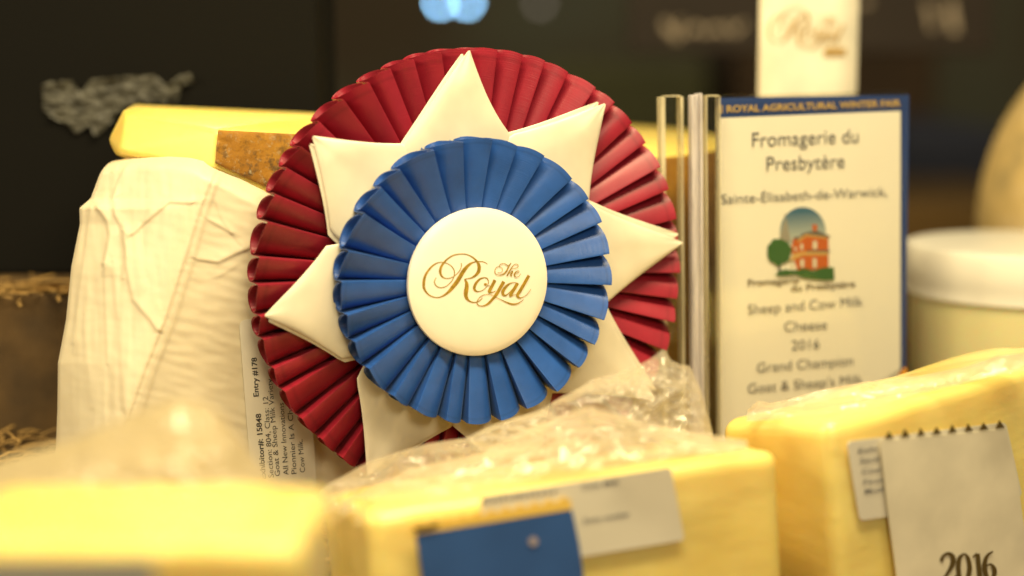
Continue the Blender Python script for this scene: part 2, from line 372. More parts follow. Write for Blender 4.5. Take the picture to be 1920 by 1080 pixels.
# hanging dark board with faint pale lettering
def board(px0, py0, px1, py1, d, label, strokes):
    a = P(px0, py0, d); b = P(px1, py1, d)
    fr = frame('dark_notice_board', Vector(((a.x+b.x)/2, a.y, (a.z+b.z)/2)))
    hw, hh = (b.x-a.x)/2, abs(a.z-b.z)/2
    box('panel', (-hw, -hh, -0.01), (hw, hh, 0), basic('dark_board_paint', (0.026, 0.015, 0.008), 0.7, var=0.25, vscale=8), fr, bev=0.002)
    ch = basic('faded_chalk', (0.62, 0.5, 0.36), 0.9)
    for st in strokes: stroke_mesh('chalk_mark', [st], lambda x, y, z: (lambda q: (q.x, q.y, 0.001))(loc_px(fr, x, y, 0.001)), ch, fr)
    return tag(fr, label, 'board')
board(1180, -160, 1870, 100, 1.25, 'dark brown board with faint smeared chalk marks behind the white ribbon',
      [[(1245,40,10),(1262,62,12),(1278,40,10),(1268,75,9)],[(1290,62,8),(1305,50,8),(1318,62,8)],[(1325,60,8),(1345,52,8),(1360,62,8)],[(1368,45,7),(1378,60,7),(1395,42,7)],
       [(1738,5,9),(1745,30,9),(1748,55,7)],[(1782,0,10),(1785,30,14),(1790,60,14)],[(1612,0,8),(1630,8,8)]])
# pendant lamps seen as blue discs out of focus
def pendant(px, py, d, r, col, strength, label):
    p = P(px, py, d); root = bpy.data.objects.new('pendant_lamp', None); sc.collection.objects.link(root); root.location = p
    m, nt, b, o = new_mat('lamp_glow'); b.inputs['Emission Color'].default_value = (*col, 1); b.inputs['Emission Strength'].default_value = strength
    b.inputs['Base Color'].default_value = (0, 0, 0, 1)
    bm = bmesh.new(); bmesh.ops.create_uvsphere(bm, u_segments=20, v_segments=12, radius=r); bm_obj('bulb', bm, m, root, True)
    dk = basic('lamp_socket_black', (0.02, 0.02, 0.02), 0.5)
    lathe('socket', [(0.0, r*0.95), (r*0.7, r*0.95), (r*0.6, r*2.2), (0.0, r*2.3)], dk, root, 20)
    lathe('cord', [(0.0015, r*2.3), (0.0015, 1.2)], dk, root, 8)
    return tag(root, label, 'lamp')
pendant(826, 4, 2.9, 0.0055, (0.26, 0.55, 0.85), 30, 'left one of two small blue lamps glowing above the rosette')
pendant(876, 4, 2.9, 0.0055, (0.26, 0.55, 0.85), 30, 'right one of two small blue lamps glowing above the rosette')
pendant(1012, 6, 2.9, 0.0075, (0.5, 0.42, 0.34), 1.2, 'dim greyish lamp glowing far back right of the blue lamps')

# ------------------------------------------------------------------ the rosette
ros = frame('award_rosette', P(871, 520, 0.64), yaw=radians(22))
tag(ros, 'red and blue pleated award rosette with ivory star points and a gold lettered button', 'rosette')
PROF = [(0.0,1.0),(-0.05,0.995),(-0.2,0.96),(-0.42,0.88),(-0.64,0.75),(-0.82,0.55),(-0.93,0.31),(-0.955,0.12),(-0.90,-0.02),
        (-0.72,-0.10),(-0.48,-0.06),(-0.26,0.14),(-0.11,0.42),(-0.07,0.55),(-0.075,0.50),(-0.14,0.24),(-0.32,-0.08),(-0.55,-0.20),(-0.8,-0.24),
        (-0.96,-0.18),(-1.015,-0.05),(-1.02,0.20),(-1.0,0.50),(-0.99,0.80)]
def ruffle(name, N, r0, R, zc0, zc1, H0, H1, mat, seed, phase=0.0, rj=0.0004, nr=12, cx=0.0):
    rnd = random.Random(seed)
    prof = catmull([(a, b, 0.0) for a, b in PROF] + [(-1.0, 1.0, 0.0)], 2)[:-1]
    M = len(prof); vs, fs = [], []
    jit = [(rnd.uniform(-.14,.14), rnd.uniform(.76,1.16), rnd.uniform(-rj,rj), rnd.uniform(-.25,.25)) for _ in range(N)]
    for i in range(N):
        s0, h0, rr0, q0 = jit[i]; s1, h1, rr1, q1 = jit[(i+1) % N]
        for (s, h, _) in prof:
            f = -s; js = s0+(s1-s0)*f; jh = h0+(h1-h0)*f; jr = rr0+(rr1-rr0)*f
            for k in range(nr+1):
                t = k/nr; r = r0+(R-r0)*t
                ang = phase - 2*pi*(i + (-s) + js*(0.4+0.6*t))/N   # runs clockwise to counter-clockwise
                ang = -ang
                sag = (q0*(1-abs(2*f-1)))*sin(pi*t)*0.08
                H = H0+(H1-H0)*(t**1.5); zc = zc0+(zc1-zc0)*t
                rad = r + jr*t + 0.0006*sin(pi*max(0, min(1, f)))*t
                z = zc + H*jh*(h-0.45+sag)
                vs.append((cx+rad*cos(ang), rad*sin(ang), z))
    C = N*M; w_ = nr+1
    for c in range(C):
        c2 = (c+1) % C
        for k in range(nr): fs.append((c*w_+k, c*w_+k+1, c2*w_+k+1, c2*w_+k))
    o = mesh_obj(name, vs, fs, mat, ros)
    uvl = o.data.uv_layers.new(name='UVMap')
    for p in o.data.polygons:
        c0 = p.index//nr
        for li in p.loop_indices:
            vi = o.data.loops[li].vertex_index; cc = vi//w_
            if cc == 0 and c0 == C-1: cc = C
            uvl.data[li].uv = (cc/C, (vi % w_)/nr)
    md = o.modifiers.new('thickness', 'SOLIDIFY'); md.thickness = 0.00022; md.offset = 0
    es = o.modifiers.new('crisp_edges', 'EDGE_SPLIT'); es.split_angle = radians(62)
    return o
ruffle('red_pleated_ribbon', 50, 0.026, 0.0846, -0.0035, -0.0055, 0.0014, 0.0130, RED, 3, phase=0.02, cx=0.0056)
ruffle('blue_pleated_ribbon', 28, 0.020, 0.0522, 0.0105, 0.0118, 0.0014, 0.0110, BLUE, 5, phase=0.07)
lathe('backing_disc', [(0, -0.0128), (0.05, -0.0128), (0.05, -0.0118), (0, -0.0118)], CARD, ros, 48)
def star_point(ang, R, z_tip, k, skew=0.0):
    """one folded ribbon point: a padded front layer over a flat under layer"""
    rnd = random.Random(k*13+1); vs, fs = [], []
    def layer(rot, zoff, puff, nz, Rr):
        b0 = len(vs); nt_, ns = 22, 20
        for i in range(nt_+1):
            t = i/nt_; r = Rr + (0.026-Rr)*t**1.15
            w_ = 0.0004 + 0.0207*((Rr-r)/(Rr-0.052))**1.04*(1-0.055*sin(pi*min(1, (Rr-r)/(Rr-0.052)))) if r > 0.052 else 0.0211
            zz = z_tip + (0.0028-z_tip)*smooth(t*1.4) + zoff
            for j in range(ns+1):
                s = -1+2*j/ns; th = s*pi/2*0.999; xx = sin(th)
                z = zz + puff*(1-0.6*t)*min(1, w_/0.007)*(abs(cos(th))**0.8)*nz*(1+0.10*sin(3*xx+k)*t) + 0.0006*noise.noise(Vector((r*45, xx*1.3, k*2.7)))*cos(th)*nz
                a = ang+rot+skew*min(1, (Rr-r)/(Rr-0.052)); x, y = r, xx*w_
                if nz < 0: z = zz - 0.0003*abs(cos(th))
                vs.append((x*cos(a)-y*sin(a), x*sin(a)+y*cos(a), z))
        for i in range(nt_):
            for j in range(ns):
                q = b0+i*(ns+1)+j; fs.append((q, q+ns+1, q+ns+2, q+1))
    layer(0, 0, 0.0021, 1, R); layer(0, 0, 0.0, -1, R)
    layer(radians(rnd.uniform(1.6, 2.6)), -0.0007, 0.0009, 1, R-0.0012)
    o = mesh_obj('star_point', vs, fs, WHITE_SATIN, ros)
    bm = bmesh.new(); bm.from_mesh(o.data); bmesh.ops.recalc_face_normals(bm, faces=bm.faces); bm.to_mesh(o.data); bm.free()
for k, (px, py) in enumerate([(880,95),(1135,195),(1280,455),(1228,748),(990,936),(690,892),(497,592),(587,256)]):
    q = loc_px(ros, px, py, 0.003); star_point(atan2(q.y, q.x), math.hypot(q.x, q.y), 0.0028, k, radians([5,1,0,0,0,0,0,0][k]))
RB = 0.0272
def dome(r): return 0.0145 + 0.0030*sqrt(max(0, 1-(r/(RB*1.02))**2.6))
prof = [(0.0, dome(0))]+[(RB*i/24, dome(RB*i/24)) for i in range(1, 25)]+[(RB+0.0003, 0.0140), (RB, 0.0128), (RB-0.0015, 0.0120), (0, 0.0120)]
btn = lathe('centre_button', prof, BUTTON, ros, 96)
def btn_map(x, y, dz):
    q = loc_px(ros, x, y, 0.0172); r = math.hypot(q.x, q.y); return (q.x, q.y, dome(r)+0.00012+dz)
q = stroke_mesh('gold_script', SCRIPT, btn_map, GOLD, btn, sub=8)

# ------------------------------------------------------------------ paper wrapped cheese behind the rosette
FP_O = Vector((-0.10, -0.0125, -0.085)); FP_N = Vector((0.384, -1, 0.07)).normalized()
LEFT = [(290,215),(300,205),(310,193),(340,182),(372,170),(384,156),(390,149),(420,150),(500,134),(600,124),(680,109),(760,108),(840,105),(1000,96)]
SEAM = [(300,404),(320,401),(400,372),(480,348),(600,309),(700,268),(800,235),(1000,170)]
TOP = [(190,312),(203,304),(225,298),(260,295),(300,294),(345,297),(375,303),(404,317),(450,338),(500,362),(600,410),(760,480)]
CREASES = [  # polyline in picture coordinates of the photographed folds, half width px, height mm
 ([(245,298),(226,335),(214,370),(217,400),(232,430)], 4, .9), ([(250,436),(276,412),(300,392),(318,376),(360,379)], 4, .9),
 ([(184,386),(203,412),(208,440),(203,470),(197,492)], 6, 1.5), ([(235,438),(240,500),(252,560),(280,592),(297,615)], 6, .9),
 ([(197,492),(199,560),(203,680)], 4, .6), ([(172,388),(166,440),(150,560),(140,640)], 6, .8), ([(232,430),(238,470),(233,520)], 5, .8),
 ([(395,338),(404,375),(418,412),(450,455)], 4, .45), ([(370,485),(410,490),(440,475),(478,459)], 5, .9), ([(390,410),(415,424),(435,436)], 4, .6),
 ([(405,520),(440,500)], 4, .3), ([(185,385),(200,380),(214,372)], 5, .9), ([(300,392),(290,470),(300,560)], 9, -.5), ([(213,500),(225,600),(233,760)], 7, .5),
 ([(160,600),(175,760)], 8, .4), ([(265,440),(275,520)], 8, -.5)]
def seg_dist(p, a, b):
    ax, ay = a; bx, by = b; dx, dy = bx-ax, by-ay; t = max(0, min(1, ((p[0]-ax)*dx+(p[1]-ay)*dy)/(dx*dx+dy*dy)))
    return math.hypot(p[0]-ax-dx*t, p[1]-ay-dy*t), dx*(p[1]-ay)-dy*(p[0]-ax)
def wrinkle(px, py):
    h = 0.0
    for pl, w_, amp in CREASES:
        xs = [q[0] for q in pl]; ys = [q[1] for q in pl]
        if px < min(xs)-25 or px > max(xs)+25 or py < min(ys)-25 or py > max(ys)+25: continue
        d, sg = min((seg_dist(px_py, a, b) for px_py in [(px, py)] for a, b in zip(pl, pl[1:])), key=lambda q: q[0])
        h += amp*0.75*(exp(-(d/(w_*0.75))**2) if sg > 0 else exp(-(d/(w_*2.4))**1.4))
    sm = lerp_tab(SEAM, py); e = px-sm
    h += 1.0*(1-smooth((e+1.5)/6)) * smooth((900-py)/500+.3)          # the flap edge standing proud
    h += 0.5*(1-smooth((e-12-(py-300)*0.02)/6))
    n = noise.fractal(Vector((px*0.012, py*0.006, 1.3)), 1.0, 2.0, 4)
    h += n*0.55 if e < 0 else 0.22*n
    h += 0.22*noise.noise(Vector((px*0.022+py*0.012, py*0.07-px*0.02, 4.0))) * (1 if e > 0 else 0.4)
    if e < 0: h += 0.25*noise.noise(Vector((px*0.09, py*0.008, 9.0)))
    return h
def build_wrapped():
    root = bpy.data.objects.new('paper_wrapped_cheese', None); sc.collection.objects.link(root); root.location = (-0.10, 0.01, SHELF_Z)
    nu, nv = 190, 230; vs, fs = [], []
    inv = Vector(root.location)
    for i in range(nv+1):
        v = (i/nv)
        for j in range(nu+1):
            s = j/nu; s2 = s**1.25
            ptop = lerp_tab(TOP, 200+560*s2); py = 1010+(ptop-1010)*v
            lf = lerp_tab(LEFT, py); px = lf+(760-lf)*s2; sm = lerp_tab(SEAM, py)
            off = 0.040*(max(0, (sm+10-px)/(sm-lf+10)))**1.45
            p = hit(px, py, FP_O, FP_N) ; p = CAM + (p-CAM)*(1+off/0.63)
            p = p + Vector((0.1, -1, 0))*0.001*(wrinkle(px, py)*smooth((px-lf)/10+.3))
            tz = max(0, 1-(py-ptop)/26); p.y += 0.010*tz**2.2
            p.z = max(p.z, SHELF_Z+0.0002*v); vs.append(p-inv)
    W = nu+1; nf = len(vs)
    for i in range(nv):
        for j in range(nu): q = i*W+j; fs.append((q, q+1, q+W+1, q+W))
    # rear half
    border = [j for j in range(W)]+[i*W+nu for i in range(1, nv+1)]+[nv*W+j for j in range(nu-1, -1, -1)]+[i*W for i in range(nv-1, 0, -1)]
    prev = border
    for step, (dy, sh) in enumerate([(0.012, 0.002), (0.034, 0.003), (0.044, 0.012)]):
        ring = []
        for b in border:
            c = vs[b]; cen = Vector((0.0, c.y, 0.05)); dirn = (Vector((cen.x, 0, cen.z))-Vector((c.x, 0, c.z)))
            q = c+Vector((0, dy, 0))+dirn.normalized()*sh; q.z = max(q.z, 0.0001); vs.append(q); ring.append(len(vs)-1)
        for k in range(len(border)):
            k2 = (k+1) % len(border); fs.append((prev[k], ring[k], ring[k2], prev[k2]))
        prev = ring
    fs.append(tuple(reversed(prev)))
    mesh_obj('wrapping_paper', vs, fs, PAPER, root)
    # printed sticker on the paper
    m4 = frame('sticker_frame', Vector((0,0,0)))
    z = FP_N; x = Vector((0,0,1)).cross(z).normalized(); y = z.cross(x)
    M = Matrix((x, y, z)).transposed().to_4x4(); M.translation = FP_O + z*0.0009; m4.matrix_world = M
    cor = [loc_px(m4, *c) for c in [(448,600),(473,925),(594,920),(574,590)]]
    stk = poly_on(m4, rounded([(c.x, c.y) for c in cor], 0.003), STICKER, 0, 'sticker', 0.00012, px=False)
    kids = [stk]
    lines = [('Exhibitor#: 15848', (498,898), (489,775), .35), ('Entry #178', (485,743), (481,670), .35), ('Section: 804, Class: 12', (513,895), (502,743), 0),
             ('Goat & Sheep Milk Variety -', (525,892), (509,700), 0), ('All New Innovations -', (541,890), (531,745), 0),
             ('Pionnier Is A Champion', (556,888), (545,715), 0), ('Cow Milk.', (572,885), (567,824), 0)]
    for s, a, b, bold in lines:
        pa, pb = loc_px(m4, *a), loc_px(m4, *b)
        o, _ = text_on(m4, s, pa, pb, 0.00205, INK, 0.0001, bold=0.02 if bold else 0.0)
        kids.append(o)
    for o in kids:
        mw = M.copy(); o.data.transform(mw); o.data.transform(Matrix.Translation(-inv))
        o.parent = root if o is stk else stk
    bpy.data.objects.remove(m4)
    return tag(root, 'tall wedge of cheese wrapped in creased white paper with a printed entry sticker', 'cheese')
build_wrapped()

# ------------------------------------------------------------------ yellow wedge resting on the wrapped cheese
def hull(name, pts, mat, parent, bev, sub=0, nz=0.0):
    bm = bmesh.new()
    for p in pts: bm.verts.new(p)
    r = bmesh.ops.convex_hull(bm, input=bm.verts)
    bmesh.ops.delete(bm, geom=[g for g in r['geom_interior'] if isinstance(g, bmesh.types.BMVert)], context='VERTS')
    bmesh.ops.dissolve_limit(bm, angle_limit=radians(4), verts=bm.verts, edges=bm.edges)
    bmesh.ops.bevel(bm, geom=list(bm.edges), offset=bev, segments=4, affect='EDGES', profile=0.6)
    if sub:
        bmesh.ops.triangulate(bm, faces=list(bm.faces)); bmesh.ops.subdivide_edges(bm, edges=[e for e in bm.edges if e.calc_length() > 0.006], cuts=sub, use_grid_fill=True)
        bmesh.ops.triangulate(bm, faces=list(bm.faces))
        bm.normal_update()
        for v in bm.verts: v.co += v.normal*nz*noise.noise(v.co*55)
    return bm_obj(name, bm, mat, parent, True)
wr = bpy.data.objects.new('hard_cheese_wedge', None); sc.collection.objects.link(wr); wr.location = P(400, 306, 0.66)
tag(wr, 'pale yellow cheese wedge with mottled orange rind lying on the paper wrapped cheese', 'cheese')
wl = lambda *a: P(*a)-wr.location
paste = [wl(236,214,.655), wl(222,286,.652), wl(203,262,.668), wl(217,291,.664), wl(232,205,.672), wl(345,300,.640), wl(402,315,.633), wl(408,243,.633), wl(250,196,.725), wl(226,286,.725),
         wl(640,214,.735), wl(640,255,.670), wl(640,436,.670), wl(640,400,.735)]
hull('cheese_paste', paste, CHEESE, wr, 0.0018)
# rind slab laid over the outer face
a0, a1, b0, b1 = wl(409,244,.6318), wl(403,306,.6318), wl(640,256,.6688), wl(640,418,.6688)
nv_, nu_ = 26, 60; vs, fs = [], []
for layer in (0, 1):
    for i in range(nv_+1):
        for j in range(nu_+1):
            u, v = j/nu_, i/nv_; p = a0.lerp(b0, u).lerp(a1.lerp(b1, u), v)
            ed = min(u*8, v*6, (1-v)*6, 1)
            p = p + Vector((-0.15, -1, 0)).normalized()*(0.0012*ed**.5 + 0.0007*noise.fractal(p*140, 1, 2, 4) if layer == 0 else -0.001)
            vs.append(p)
W = nu_+1; n0 = (nv_+1)*W
for i in range(nv_):
    for j in range(nu_):
        q = i*W+j; fs.append((q, q+W, q+W+1, q+1)); fs.append((n0+q, n0+q+1, n0+q+W+1, n0+q+W))
bd = list(range(W))+[i*W+nu_ for i in range(1, nv_+1)]+[nv_*W+j for j in range(nu_-1, -1, -1)]+[i*W for i in range(nv_-1, 0, -1)]
for k in range(len(bd)): a, b = bd[k], bd[(k+1) % len(bd)]; fs.append((a, b, n0+b, n0+a))
mesh_obj('rind', vs, fs, RIND, wr)

# ------------------------------------------------------------------ big wheel behind the rosette's right side
c = P(1010, 560, 0.80); R = 0.088
dr = bpy.data.objects.new('cheese_wheel', None); sc.collection.objects.link(dr); dr.location = (c.x, c.y, SHELF_Z)
dr.rotation_euler = (radians(2.5), 0, 0)
ht = 0.168
lathe('rind', [(0, 0.001), (R-0.003, 0.001), (R, 0.004)]+[(R+0.0012*sin(pi*i/8), 0.004+(ht-0.008)*i/8) for i in range(1, 8)]+[(R, ht-0.004), (R-0.0015, ht-0.001)], rind_mat('olive_brown_rind', 0.18), dr, 96)
lathe('cut_top', [(R-0.0015, ht-0.0012), (R-0.003, ht), (0, ht+0.0005)], CHEESE, dr, 96)
tag(dr, 'tall yellow topped cheese with brown rind seen between rosette and card holder', 'cheese')

# ------------------------------------------------------------------ acrylic holder and printed card
cf = frame('printed_award_card', P(1345, 205, 0.683), yaw=radians(19), roll=radians(1.3))
tag(cf, 'cream award card with blue border, printed farmhouse emblem and grey lettering, in the clear holder', 'card')
L = lambda x, y, z=0: loc_px(cf, x, y, z)
tl = L(1343, 184); tr_ = L(1704, 178); zb = (cf.matrix_world.translation.z-SHELF_Z)
bot = -zb+0.004
poly_on(cf, [(tl.x, tl.y), (tl.x, bot), (tr_.x, bot), (tr_.x, tr_.y)], BLUE_PRINT, 0, 'card_sheet', 0.0006, px=False)
a = L(1345, 226); b = L(1688, 208); c1 = L(1688, 690); c2 = L(1652, 716)
poly_on(cf, [(a.x, b.y), (a.x, bot+0.004), (c2.x, bot+0.004), (c2.x, c2.y), (c1.x, c1.y), (b.x, b.y)], CARD, 0.0002, 'cream_panel', 0.0, px=False)
yy = basic('orange_print', (0.85, 0.35, 0.03), 0.5)
poly_on(cf, [(1694,690),(1700,690),(1700,706),(1676,716)], yy, 0.0003, 'orange_corner')
e0, e1 = L(1305, 226), L(1320, 226)
poly_on(cf, [(e0.x, tl.y), (e0.x, e0.y), (e1.x, e1.y), (e1.x, tl.y)], BLUE_PRINT, 0.0001, 'header_strip', 0.0005, px=False)
poly_on(cf, [(e0.x, e0.y-0.0001), (e0.x, bot), (e1.x, bot), (e1.x, e1.y-0.0001)], CARD, 0.0001, 'cream_strip', 0.0005, px=False)
for s, p0, p1, cap, mt, bold in [('T', (1307,212), (1316,211.7), 13, GOLD_PRINT, .02), ('E ROYAL AGRICULTURAL WINTER FAIR', (1346,211), (1687,199), 13, GOLD_PRINT, .02),
    ('Fromagerie du', (1409,275), (1608,267), 28, GREY_INK, -.003), ('Presbytère', (1436,320), (1582,314), 28, GREY_INK, -.003),
    ('Sainte-Élisabeth-de-Warwick,', (1351,382), (1662,367), 19, GREY_INK, -.003), ('Sheep and Cow Milk', (1401,589), (1616,573), 20, GREY_INK, -.003),
    ('Cheese', (1469,621), (1549,617), 20, GREY_INK, -.003), ('2016', (1483,656), (1535,653), 20, GREY_INK, -.003),
    ('Grand Champion', (1418,698), (1598,684), 20, GREY_INK, -.003), ("Goat & Sheep's Milk", (1401,737), (1616,719), 20, GREY_INK, -.003),
    ('Cheese', (1469,768), (1549,762), 20, GREY_INK, -.003),
    ('Fromagerie', (1401,536), (1497,530), 13, basic('brown_print', (0.16,0.12,0.07), 0.6), .02), ('du Presbytère', (1482,546), (1602,537), 13, basic('brown_print', (0.16,0.12,0.07), 0.6), .02)]:
    text_on(cf, s, L(*p0), L(*p1), cap*0.683/FPX, mt, 0.0006 if 'Roy' not in s else 0.0004, bold=bold)
# emblem
E = lambda x, y: (1400+x/5.683, 370+y/5.683)
def emb(pts, mat, z, name): return poly_on(cf, [E(*p) for p in pts], mat, z, name)
def sky_print():
    m, nt, bs, o = new_mat('sky_print'); tc = nt.nodes.new('ShaderNodeTexCoord'); sp = nt.nodes.new('ShaderNodeSeparateXYZ')
    nt.links.new(tc.outputs['Generated'], sp.inputs[0]); r = nt.nodes.new('ShaderNodeValToRGB')
    e = r.color_ramp.elements; e[0].position = 0.25; e[0].color = (0.42,0.47,0.44,1); e[1].position = 0.9; e[1].color = (0.05,0.14,0.24,1)
    nt.links.new(sp.outputs[1], r.inputs[0]); nt.links.new(r.outputs[0], bs.inputs['Base Color']); bs.inputs['Roughness'].default_value = 0.5; return m
GRN = basic('green_print', (0.045,0.13,0.03), 0.6); ORG = basic('brick_orange_print', (0.55,0.12,0.02), 0.6); GRY = basic('roof_grey_print', (0.14,0.12,0.10), 0.6)
CRM = basic('cornice_cream_print', (0.62,0.38,0.12), 0.6); WHT = basic('window_white_print', (0.7,0.65,0.52), 0.6); STP = basic('steeple_print', (0.33,0.30,0.25), 0.6)
em = [(598+245*cos(t*pi/24), 365-260*sin(t*pi/24)) for t in range(0, 25)]
emb([(843,500)]+em+[(353,500)], sky_print(), 0.0004, 'emblem_sky')
emb([(405,240),(425,240),(470,475),(345,470)], STP, 0.0005, 'emblem_steeple'); emb([(404,170),(412,170),(416,245),(404,245)], STP, 0.00055, 'emblem_spire')
emb([(700,290),(752,290),(750,375),(706,372)], ORG, 0.0005, 'emblem_chimney')
emb([(500,430),(560,420),(620,390),(870,415),(872,770),(540,775),(475,560)], ORG, 0.0006, 'emblem_house')
emb([(595,385),(680,362),(760,358),(890,412),(885,432),(860,425),(640,392),(545,450),(500,440),(520,420),(560,425)], GRY, 0.0007, 'emblem_roof')
emb([(545,450),(630,393),(860,424),(860,440),(630,415),(555,480)], CRM, 0.00072, 'emblem_cornice')
emb([(500,600),(620,578),(875,585),(875,615),(600,618),(450,690),(470,650)], CRM, 0.00072, 'emblem_cornice')
emb([(640,565),(885,560),(885,585),(640,582)], GRY, 0.00075, 'emblem_eave')
for x0, y0, x1, y1 in [(705,465,750,550),(572,495,600,560),(510,530,532,572),(705,650,745,750),(572,660,612,745),(470,700,500,770)]:
    emb([(x0,y0),(x1,y0),(x1,y1),(x0,y1)], WHT, 0.0008, 'emblem_window')
rr = random.Random(4)
emb([(350+130*cos(t*pi/14)*(1+rr.uniform(-.12,.1)), 580+142*sin(t*pi/14)*(1+rr.uniform(-.12,.1))) for t in range(28)], GRN, 0.0009, 'emblem_tree')
emb([(340,690),(362,690),(366,800),(336,800)], GRY, 0.00085, 'emblem_trunk')
emb([(540,775),(600,758),(660,762),(700,790),(790,755),(850,745),(930,745),(935,880),(830,885),(720,875),(600,860),(520,820),(430,835),(300,835),(340,790),(420,765),(470,780)], GRN, 0.00095, 'emblem_bushes')

ah = bpy.data.objects.new('acrylic_card_holder', None); sc.collection.objects.link(ah); ah.matrix_world = cf.matrix_world.copy()
tag(ah, 'clear acrylic card holder with thick upright edges beside the rosette', 'card holder')
lx = lambda px, z=0: L(px, 400, z).x
top = L(1290, 183).y; topr = L(1690, 168).y
box('front_pane', (lx(1284), bot, 0.0018), (lx(1692), topr+0.0004, 0.0034), PANE, ah, bev=0.0003)
box('back_pane', (lx(1284), bot, -0.0040), (lx(1700), topr-0.0006, -0.0024), PANE, ah, bev=0.0003)
box('upright_bar', (lx(1321, .005), bot, 0.0042), (lx(1343, .005), top+0.0004, 0.0082), PANE, ah, bev=0.0004)
box('bar_edge', (lx(1319.5, .005), bot, 0.0041), (lx(1321, .005)-0.0001, top+0.0004, 0.0083), EDGE_LIGHT, ah)
box('bar_edge', (lx(1343, .005)+0.0001, bot, 0.0041), (lx(1345, .005), top+0.0004, 0.0083), EDGE_LIGHT, ah)
box('bar_edge', (lx(1321, .005), top+0.0005, 0.0042), (lx(1343, .005), top+0.0009, 0.0082), EDGE_LIGHT, ah)
box('side_panel', (lx(1250), bot, -0.004), (lx(1277), top+0.0005, 0.0000), PANE, ah, bev=0.0005)
box('side_edge', (lx(1241), bot, -0.0041), (lx(1249.5), top+0.0005, 0.0001), EDGE_LIGHT, ah, bev=0.0003)
box('side_edge', (lx(1277.5), bot, -0.0041), (lx(1283), top+0.0005, 0.0001), EDGE_LIGHT, ah, bev=0.0003)
box('side_edge', (lx(1249.6), top+0.0006, -0.0041), (lx(1277.4), top+0.0010, 0.0001), EDGE_LIGHT, ah)
box('edge_strip', (lx(1284)-0.0002, bot, 0.0040), (lx(1292), top+0.0012, 0.0075), ACRYLIC_EDGE, ah, bev=0.0004)
box('edge_strip', (lx(1293), bot, 0.0040), (lx(1299), top+0.0016, 0.0062), ACRYLIC_EDGE, ah, bev=0.0004)
box('edge_strip', (lx(1300), bot, 0.0040), (lx(1305), top+0.0018, 0.0070), ACRYLIC_EDGE, ah, bev=0.0004)
box('base_plate', (lx(1241), bot-0.0035, -0.02), (lx(1700), bot-0.0004, 0.018), ACRYLIC, ah, bev=0.0005)

# ------------------------------------------------------------------ tall white ribbon with blurred gold script
tf = frame('white_award_ribbon', P(1515, 90, 0.80))
hwid = 91*0.80/FPX; zbt = -(tf.matrix_world.translation.z-SHELF_Z)
vs, fs = [], []
for i in range(41):
    t = i/40; y = zbt+(0.16-zbt)*t
    for j in range(5):
        s = -1+j/2; vs.append((s*hwid*(1.0+0.03*t), y, 0.0008*sin(t*14)+0.0006*s*s))
for i in range(40):
    for j in range(4): q = i*5+j; fs.append((q, q+1, q+6, q+5))
o = mesh_obj('ribbon_band', vs, fs, satin('cream_ribbon_satin', (0.74, 0.68, 0.54)), tf); md = o.modifiers.new('t', 'SOLIDIFY'); md.thickness = 0.0006
def tag_map(x, y, dz):
    q = loc_px(tf, 1440+(x-793)*0.715, 12+(y-472)*0.78, 0.0022); return (q.x, q.y, 0.0022+dz)
GP = basic('soft_gold_print', (0.36, 0.22, 0.05), 0.5)
stroke_mesh('gold_script', SCRIPT, tag_map, GP, tf, sub=5)
poly_on(tf, [(1545,91),(1586,90),(1586,103),(1545,104)], GP, 0.0022, 'gold_bar')
tag(tf, 'tall cream ribbon with blurred gold script standing behind the acrylic card holder', 'ribbon')

# ------------------------------------------------------------------ white lidded tub
tc_ = P(1935, 455, 0.79)
tb = bpy.data.objects.new('lidded_tub', None); sc.collection.objects.link(tb); tb.location = (tc_.x, tc_.y+0.0, SHELF_Z)
zt = tc_.z-SHELF_Z; r = 0.057
TUB = basic('milky_tub_plastic', (0.95, 0.84, 0.46), 0.35, Subsurface_Weight=0.4, Subsurface_Scale=0.01)
LID = basic('white_lid_plastic', (0.86, 0.82, 0.72), 0.3)
lathe('tub_body', [(0, 0.0), (r*0.90, 0.0), (r*0.92, 0.002), (r*0.965, zt-0.025), (r*0.975, zt-0.0235), (r*0.97, zt-0.014), (0, zt-0.013)], TUB, tb, 72)
lathe('lid', [(r*0.98, zt-0.0225), (r*1.0, zt-0.0225), (r*1.0, zt-0.0165), (r*1.012, zt-0.0145), (r*1.012, zt-0.003), (r*1.0, zt-0.0005), (r*0.97, zt), (r*0.9, zt+0.0003), (0, zt+0.0006)], LID, tb, 72)
tag(tb, 'round white lidded tub half out of frame right of the card holder', 'tub')

# ------------------------------------------------------------------ round cheese standing on edge at far right
wc = P(2212, 402, 0.93); Rw = 0.112
wh = bpy.data.objects.new('round_cheese', None); sc.collection.objects.link(wh); wh.location = (wc.x, wc.y, SHELF_Z+Rw+0.004)
wh.rotation_euler = (radians(90), 0, radians(14))
mm, nt, bb, oo = new_mat('mottled_cream_rind')
t1 = tex(nt, 'ShaderNodeTexNoise', 26, detail=6, rough=0.65)
rp = ramp(nt, t1, [(0.3, (0.34, 0.26, 0.12)), (0.5, (0.66, 0.47, 0.18)), (0.7, (0.72, 0.55, 0.30))]); nt.links.new(rp.outputs[0], bb.inputs['Base Color'])
bb.inputs['Roughness'].default_value = 0.7; bump(nt, bb, t1, 0.5, 0.002)
lathe('wheel_body', [(0, 0.035), (Rw*0.8, 0.035), (Rw*0.93, 0.031), (Rw*0.985, 0.022), (Rw, 0.0), (Rw*0.985, -0.022), (Rw*0.93, -0.031), (0, -0.035)], mm, wh, 96)
tag(wh, 'round mottled golden cheese wheel standing on edge at the right of the frame', 'cheese')

